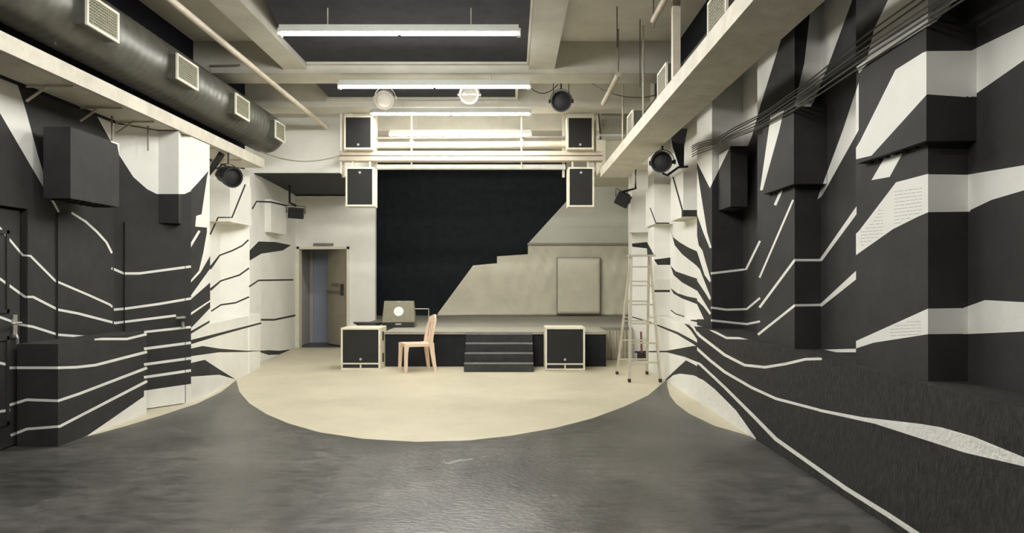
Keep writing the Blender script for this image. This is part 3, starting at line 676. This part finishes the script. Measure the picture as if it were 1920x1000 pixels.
sm = q.modifiers.new('thick', 'SOLIDIFY'); sm.thickness = 0.004
for p in q.data.polygons: p.use_smooth = True
tp(MB().box((wx(989, 16.44), 16.42, wz(459.5, 16.44)), (wx(1183, 16.44), 16.46, wz(456, 16.44))), 'top_batten', 'deck_edge', t)
for px_ in (1046, 1128):
    pass
t = thing('hatch_panel', 'fabric-covered square hatch with dark gaps in the cream cloth', 'hatch', (wx(1085, 16.36), 16.36, SH))
ax, bx, az, bz = wx(1044, 16.36), wx(1126, 16.36), wz(591, 16.36), wz(483, 16.36)
tp(MB().box((ax, 16.35, az), (bx, 16.40, bz)), 'hatch_edge', 'hatch_brown', t)
mh = MB(); N = 18
for i in range(N + 1):
    for j in range(N + 1):
        u, v_ = i / N, j / N; x = ax + 0.012 + (bx - ax - 0.024) * u; z = az + 0.035 + (bz - az - 0.045) * v_
        e_ = min(u, 1 - u, v_, 1 - v_); dd = 0.02 * min(1, e_ * 8) + 0.008 * math.sin(9 * u + 7 * v_) * min(1, e_ * 6)
        mh.v.append((x, 16.345 - dd, z))
for i in range(N):
    for j in range(N): mh.f.append((i * (N + 1) + j, (i + 1) * (N + 1) + j, (i + 1) * (N + 1) + j + 1, i * (N + 1) + j + 1)); mh.m.append(0)
q = tp(mh, 'hatch_cloth', 'fabric_cream', t, smooth=True); sm = q.modifiers.new('thick', 'SOLIDIFY'); sm.thickness = 0.01; sm.offset = -1

# ------------------------------------------------------------------ lighting bar over stage and hung speakers
TY = 11.5
t = thing('stage_lighting_bar', 'pale double-beam rig spanning the stage opening', 'rig', (0, TY, 3.41))
tp(MB().box((wx(637, TY), TY - .04, wz(292, TY)), (wx(1130, TY), TY + .16, wz(284, TY))).box((wx(637, TY), TY - .05, wz(302, TY)), (wx(1130, TY), TY + .16, wz(294, TY))), 'main_beam', 'pipe_cream', t)
tp(MB().tube([(wx(705, TY), TY + .1, wz(311.5, TY)), (wx(1061, TY), TY + .1, wz(311.5, TY))], 0.045, 14), 'lower_pipe', 'pipe_white', t, smooth=True)
tp(MB().tube([(wx(700, TY), TY + .1, wz(270, TY)), (wx(1062, TY), TY + .1, wz(268, TY))], 0.05, 14), 'upper_pipe', 'pipe_cream', t, smooth=True)
tp(MB().tube([(wx(702, TY), TY + .1, wz(257, TY)), (wx(1062, TY), TY + .1, wz(255, TY))], 0.022, 10), 'cross_pipe', 'cable_grey', t, smooth=True)
for px_ in (771, 978):
    tp(MB().tube([(wx(px_, TY), TY + .04, wz(316, TY)), (wx(px_, TY), TY + .04, TOP)], 0.014, 8), 'hanger', 'pipe_cream', t)
    tp(MB().box((wx(px_, TY) - .025, TY, wz(275, TY)), (wx(px_, TY) + .025, TY + .16, wz(262, TY))), 'clamp', 'pipe_cream', t)
for px_ in (639, 701, 1058, 1118):
    tp(MB().box((wx(px_, TY) - .02, TY + .16, wz(330, TY)), (wx(px_, TY) + .02, TY + .2, TOP)), 'upright', 'pipe_cream', t)
def speaker(label, px0, px1, py0, py1, Y, depth, badge_low, group, rail=False, handles=False, hung=False):
    x0, x1, z0, z1 = wx(px0, Y), wx(px1, Y), wz(py1, Y), wz(py0, Y)
    t = thing('subwoofer' if rail else 'loudspeaker', label, 'speaker', ((x0 + x1) / 2, Y + depth / 2, z0), 0, group)
    W, H, D = (x1 - x0), (z1 - z0), depth; e = 0.027 if not rail else 0.03
    m = MB(); fb = 0.10 if rail else 0.0
    m.box((-W/2, -D/2 + .02, 0), (W/2, D/2, H))
    m.build('cabinet', 'cabinet_cream', t, bevel=0.008)
    m = MB()
    m.box((-W/2, -D/2, 0), (-W/2 + e, -D/2 + .02, H)); m.box((W/2 - e, -D/2, 0), (W/2, -D/2 + .02, H))
    m.box((-W/2 + e, -D/2, H - e), (W/2 - e, -D/2 + .02, H)); m.box((-W/2 + e, -D/2, 0), (W/2 - e, -D/2 + .02, e))
    if rail: m.box((-W/2 + e, -D/2, fb - .012), (W/2 - e, -D/2 + .02, fb + .012)); m.box((-.012, -D/2, e), (.012, -D/2 + .02, fb))
    m.build('front_frame', 'frame_cream', t)
    g = MB().box((-W/2 + e, -D/2 + .006, (fb + .012) if rail else e), (W/2 - e, -D/2 + .021, H - e)).build('grille', 'grille_black', t)
    if rail: MB().box((-W/2 + e, -D/2 + .012, e), (W/2 - e, -D/2 + .021, fb)).build('port_slot', 'matte_black', t)
    zb = (fb + .07 if rail else e + .05) if badge_low else H - e - .06
    MB().lathe([(0.001, 0), (.02, 0), (.02, .006), (.001, .006)], (0, -D/2 + .006, zb), Matrix.Rotation(math.pi / 2, 3, 'X'), 12).build('badge', 'badge_silver', g)
    if handles:
        for zc in (H * 0.26, H * 0.78): MB().box((W/2 - .001, -.1, zc - .07), (W/2 + .004, .02, zc + .07)).build('side_handle', 'matte_black', t)
    if hung:
        for s_ in (-1, 1): MB().box((s_ * W * .3 - .015, -.02, H), (s_ * W * .3 + .015, .02, H + .11)).build('hanging_strap', 'pipe_cream', t)
    return t
speaker('cream-edged black subwoofer on floor next to the plastic chair and stage corner', 639, 713, 615, 694, 11.08, 0.55, True, 'speakers', True, True)
speaker('cream-edged black subwoofer on floor just beside the steps, against the stage front', 1022, 1097, 614, 695, 10.95, 0.48, True, 'speakers', True)
speaker('pale-framed black speaker hung under the bar beside the pale bulkhead', 648, 701, 313.5, 387, 11.33, 0.3, False, 'speakers', hung=True)
speaker('pale-framed black speaker hung under the bar near the platform end', 1065, 1114, 313.5, 388, 11.33, 0.3, False, 'speakers', hung=True)
speaker('black speaker standing on the bar beside the pale bulkhead', 645, 698, 217, 280, 11.3, 0.3, True, 'speakers')
speaker('black speaker standing on the bar beside the grey junction box', 1063, 1113, 218, 280, 11.3, 0.3, True, 'speakers')
# grey junction box with shelf
t = thing('junction_box', 'grey metal box on a small shelf beside the rig', 'box', (1.72, 11.7, 3.7))
tp(MB().box((wx(1127, 11.6), 11.6, wz(252, 11.6)), (wx(1168, 11.6), 11.88, wz(213, 11.6))), 'box_body', 'box_grey', t, bevel=.008)
tp(MB().box((wx(1124, 11.6), 11.58, wz(256, 11.6)), (wx(1172, 11.6), 11.9, wz(252, 11.6))), 'shelf', 'pipe_white', t)
tp(MB().tube([(wx(1122, 11.6), 11.6, wz(205, 11.6)), (wx(1126, 11.6), 11.6, wz(262, 11.6))], .012, 8), 'conduit', 'cable_dark', t)

# ------------------------------------------------------------------ spotlights
def spot(name, label, p, r, depth, aim, mcan, mlens, top, group):
    """can spotlight: p centre of can, aim direction, top z where its hanger ends"""
    t = thing(name, label, 'spotlight', p, 0, group)
    d = Vector(aim).normalized(); up = V(0, 0, 1); a = d.cross(up).normalized(); b = a.cross(d)
    R = Matrix((a, b, d)).transposed()
    c = MB().lathe([(r * .55, -depth * .62), (r * .8, -depth * .5), (r * .86, -depth * .1), (r, depth * .12), (r, depth * .42), (r * 1.06, depth * .42), (r * 1.06, depth * .5), (r * .9, depth * .5), (r * .88, depth * .3)], (0,0,0), R, 20).build('can', mcan, t, smooth=True)
    MB().lathe([(r * .87, depth * .31), (r * .5, depth * .36), (r * .02, depth * .38), (r * .02, depth * .33), (r * .87, depth * .29)], (0,0,0), R, 20).build('lens', mlens, c, smooth=True)
    for s in (-1, 1): MB().lathe([(.022, 0), (.022, .03), (.03, .03), (.03, .05)], a * s * r * .9, Matrix((b, d, a * s)).transposed(), 10).build('knob', mcan, t)
    arc = [a * (r * 1.15 * math.cos(x)) + up * (r * 1.25 * math.sin(x)) for x in [math.pi * k / 10 for k in range(11)]]
    MB().sweep(arc, d, .03, .008).build('yoke', mcan, t)
    MB().tube([(0, 0, r * 1.22), (0, 0, top - p[2])], .012, 8).build('hanger', mcan, t)
    return t
GS = 'can spotlights hanging overhead'
spot('spotlight', 'silver can spotlight hanging over the stage bar, nearer the pale bulkhead', (wx(722, 9.95), 9.95, wz(184, 9.95)), .13, .26, (0.05, -1, -.55), 'light_silver', 'lens_glass', 4.28, GS)
spot('spotlight', 'silver can spotlight under the middle of the narrow dark ceiling panel', (wx(880, 9.95), 9.95, wz(178, 9.95)), .13, .26, (0.02, -1, -.2), 'light_silver', 'lens_glass', 4.28, GS)
t = spot('spotlight', 'black can spotlight hanging with looped wires over the stage', (wx(1052, 9.9), 9.9, wz(190, 9.9)), .14, .28, (-.05, -1, -.25), 'matte_black', 'matte_black', TOP, GS)
for s in (-1, 1): MB().tube([(s * .11, 0, .1), (s * .11, 0, TOP - t.location.z)], .007, 6).build('hanger_wire', 'cable_dark', t)
t = spot('spotlight', 'black spotlight bracketed under the duct ledge by the wavy black edge', (wx(428, 9.2), 9.2, wz(330, 9.2)), .13, .26, (0.75, -.6, -.25), 'matte_black', 'matte_black', 3.104, GS)
MB().sweep([(-.06, -.05, .29), (-.16, -.1, .1), (-.26, -.12, -.08)], (0, 1, 0), [.03, .05, .02], [.08, .06, .02]).build('bracket_arm', 'matte_black', t)
MB().tube([(-.02, 0, .12), (-.3, -.1, .06), (-.44, -.12, .10), (-.44, -.12, .28)], .012, 8).build('bracket_rod', 'cable_dark', t)
t = spot('spotlight', 'black round spotlight under the hanging platform beside a black wedge', (wx(1242, 8.7), 8.7, wz(305, 8.7)), .125, .24, (-.35, -1, -.1), 'matte_black', 'matte_black', 3.104, GS)
MB().sweep([(.20, .0, .42), (.20, .0, .2), (.24, .0, -.05)], (1, 0, 0), [.22, .14, .05], [.03, .03, .03]).build('bracket_arm', 'matte_black', t)
MB().tube([(0, 0, -.13), (.06, 0, -.16), (.2, 0, -.06), (.32, 0, -.05)], .015, 8).build('cable_loop', 'matte_black', t)
def flood(label, p, size, rot, top, post):
    t = thing('floodlight', label, 'floodlight', p, 0, 'small floodlights near the stage')
    R = Matrix.Rotation(rot[2], 3, 'Z') @ Matrix.Rotation(rot[0], 3, 'X') @ Matrix.Rotation(rot[1], 3, 'Y')
    c = MB().obox((0,0,0), size, R).build('housing', 'matte_black', t, bevel=.015)
    MB().obox(R @ V(0, -size[1] / 2 - .004, 0), (size[0] * .86, .012, size[2] * .8), R).build('lens', 'grille_black', c)
    m = MB()
    for k in range(5): m.obox(R @ V(-size[0] * .4 + size[0] * .2 * k, size[1] / 2 + .015, 0), (.01, .03, size[2] * .8), R)
    m.build('heat_fins', 'matte_black', c)
    h = size[0] / 2 + .02
    MB().sweep([R @ V(-h, 0, 0), R @ V(-h, 0, 0) + V(0, 0, .14), R @ V(h, 0, 0) + V(0, 0, .14), R @ V(h, 0, 0)], (0, 1, 0), .03, .012).build('yoke', 'matte_black', t)
    MB().tube([(0, 0, .14), (post, 0, .2), (post, 0, top - p[2])], .022, 8).build('hanger', 'matte_black', t)
    return t
flood('small black floodlight hung from the dark soffit beside the open doorway', (wx(555, 13.2), 13.2, wz(400, 13.2)), (.29, .12, .2), (0.15, 0.06, .25), 3.22, -.12)
flood('small black floodlight tilted sideways near the striped wall and ladder top', (wx(1168, 12.1), 12.1, wz(375, 12.1)), (.24, .12, .22), (0.15, 0.5, -.4), 3.405, .22)

# ------------------------------------------------------------------ stage monitor, small stand, cables on the deck
t = thing('stage_monitor', 'olive grey wedge stage monitor with white round emblem', 'speaker', (wx(749, 12.6), 12.6, SH), math.radians(4))
W = .29
prof = [(-.21, 0), (-.21, .10), (-.10, .47), (.02, .47), (.24, .12), (.24, 0)]
def wedge(xa, ta, sgn): return [(sgn * (xa - ta * max(0, z - .1)), y, z) for y, z in prof]
mbw = MB(); mbw.loft([wedge(W, .07, -1), wedge(W, .07, 1)]); mbw.build('cabinet', 'wedge_olive', t, bevel=.01)
nrm = V(0, -.37, .11).normalized()
MB().box((-W + .01, -.222, .008), (W - .01, -.208, .095)).build('lower_panel', 'matte_black', t)
MB().box((-.05, -.228, .05), (.05, -.22, .075)).build('name_plate', 'badge_silver', t)
Rw = Matrix((V(1, 0, 0), nrm.cross(V(1, 0, 0)), nrm)).transposed(); cc = V(0, -.155, .285) + nrm * .001
em_ = MB().lathe([(.001, 0), (.085, 0), (.085, .006), (.001, .006)], cc, Rw, 24).build('emblem', 'emblem_white', t)
m = MB()
for k in range(3):
    an = math.radians(90 + 120 * k); m.obox(cc + nrm * .007 + Rw @ V(.035 * math.cos(an), .035 * math.sin(an), 0), (.05, .012, .003), Rw @ Matrix.Rotation(an, 3, 'Z'))
m.build('emblem_rays', 'badge_silver', em_)
MB().box((-.03, -.106, .455), (.03, -.095, .468)).build('handle', 'badge_silver', t)
t = thing('metal_stand', 'thin low metal stand on the deck behind the chair', 'stand', (wx(790, 13.2), 13.2, SH))
MB().tube([(-.15, 0, .30), (.14, 0, .30), (.14, 0, .012)], .01, 8).tube([(-.15, 0, .30), (-.15, 0, .012)], .01, 8).build('frame', 'aluminium', t)
MB().box((-.17, -.1, 0), (-.13, .1, .012)).box((.12, -.1, 0), (.16, .1, .012)).build('foot', 'rubber', t)
pts = [(-2.62 + .18 * math.cos(k * .55) * (1 + k * .012), 12.72 + .1 * math.sin(k * .55), SH + .018 + .0012 * k) for k in range(46)]
tag(MB().tube(pts, .016, 6).build('cable_coil', 'cable_dark', smooth=True), 'black cable heap on the deck behind the wedge monitor', 'cable')

# ------------------------------------------------------------------ plastic chair
t = thing('plastic_chair', 'peach plastic armless chair in front of the stage', 'chair', (wx(781, 10.98), 11.0, 0), math.radians(201))
P = 'plastic_peach'
m = MB(); rings = []
for k in range(11):
    u = k / 10; x = .215 - .42 * u; hw = .215 - .03 * u; dz = .012 * math.sin(u * math.pi); zf = .435 - dz + (-.012 if k == 0 else 0)
    rings.append([(x, -hw, zf + .008), (x, -hw * .5, zf - .006), (x, hw * .5, zf - .006), (x, hw, zf + .008), (x, hw, zf - .016), (x, hw * .5, zf - .024), (x, -hw * .5, zf - .024), (x, -hw, zf - .016)])
m.loft(rings).build('seat', P, t, smooth=True)
m = MB()
for s in (-1, 1): m.sweep([(.215, s * .205, .415), (-.2, s * .18, .412)], (0, 0, 1), .045, .02)
m.sweep([(.215, -.21, .412), (.215, .21, .412)], (0, 0, 1), .05, .02); m.build('seat_rim', P, t)
for s in (-1, 1):
    MB().sweep([(.205, s * .20, .43), (.215, s * .205, .3), (.225, s * .225, 0)], (1, 0, 0), [.075, .055, .045], [.05, .045, .04]).build('leg', P, t)
    MB().sweep([(-.19, s * .175, .44), (-.205, s * .185, .3), (-.245, s * .215, 0)], (1, 0, 0), [.08, .065, .045], [.045, .045, .04]).build('leg', P, t)
bk = MB()
for s in (-1, 1): bk.sweep([(-.185, s * .18, .42), (-.195, s * .19, .52), (-.215, s * .19, .64), (-.245, s * .175, .75), (-.265, s * .14, .82)], (0, 1, 0), [.05] * 5, [.05, .04, .034, .03, .028])
arc = [(-.258 - .035 * math.cos(a_ * math.pi / 2), .155 * a_, .795 + .05 * math.cos(a_ * math.pi / 2)) for a_ in [-1 + .2 * k for k in range(11)]]
bk.sweep(arc, (0, 0, 1), .07, .026)
bf = bk.build('backrest', P, t, smooth=True)
for yy in (-.09, 0, .09):
    MB().sweep([(-.195, yy, .425), (-.225, yy, .56), (-.258, yy * .98, .70), (-.288 + abs(yy) * .15, yy * .9, .83 - abs(yy) * .15)], (0, 1, 0), [.05, .045, .045, .05], .018).build('slat', P, bf, smooth=True)

# ------------------------------------------------------------------ ladder
t = thing('step_ladder', 'bare metal double-sided folding ladder beside the striped wall', 'ladder', (1.83, 10.1, 0))
A = 'aluminium'
def L3(px, py, Y): return V(wx(px, Y), Y, wz(py, Y))
yt = 10.1; top_z = wz(480, yt)
fl_, fr_ = V(wx(1180, 9.73), 9.73, 0), V(wx(1238, 9.73), 9.73, 0)
ftl, ftr = V(wx(1184, yt - .03), yt - .03, top_z), V(wx(1219, yt - .03), yt - .03, top_z)
bl_, br_ = V(wx(1157, 10.55), 10.55, 0), V(wx(1213, 10.55), 10.55, 0)
btl, btr = V(wx(1183, yt + .04), yt + .04, top_z - .02), V(wx(1217, yt + .04), yt + .04, top_z - .02)
for a_, b_ in ((fl_, ftl), (fr_, ftr), (bl_, btl), (br_, btr)):
    q = tp(MB().sweep([a_ + V(0, 0, .03), b_], (1, 0, 0), .028, .055), 'rail', A, t)
    q2 = MB().sweep([a_ + V(0, 0, 0), a_ + V(0, 0, .05)], (1, 0, 0), .036, .064).build('rubber_foot', 'rubber', q)
for k in range(6):
    u = (k + 1) / 6.6
    tp(MB().sweep([fl_.lerp(ftl, u), fr_.lerp(ftr, u)], (0, 1, 0), .05, .022), 'rung', A, t)
    if k < 5:
        u = (k + .8) / 6.0; tp(MB().sweep([bl_.lerp(btl, u), br_.lerp(btr, u)], (0, 1, 0), .035, .02), 'rung', A, t)
tp(MB().box((ftl.x - .05, yt - .08, top_z - .01), (ftr.x + .07, yt + .09, top_z + .015)), 'top_plate', A, t)
for s_ in ((ftl, btl), (ftr, btr)):
    tp(MB().tube([fl_.lerp(ftl, .5) if s_[0] is ftl else fr_.lerp(ftr, .5), bl_.lerp(btl, .5) if s_[0] is ftl else br_.lerp(btr, .5)], .008, 6), 'spreader', A, t)
# broom by the wall
t = thing('broom', 'short broom with black head standing behind the ladder', 'broom', (wx(1203, 12.4), 12.4, 0))
MB().tube([(0, 0, .12), (0.0, .06, .50)], .018, 8).build('handle', 'broom_red', t)
MB().box((-.07, -.05, .0), (.07, .04, .035)).build('bristles', 'rubber', t)
MB().box((-.075, -.045, .035), (.075, .035, .13)).build('head', 'matte_black', t, bevel=.01)
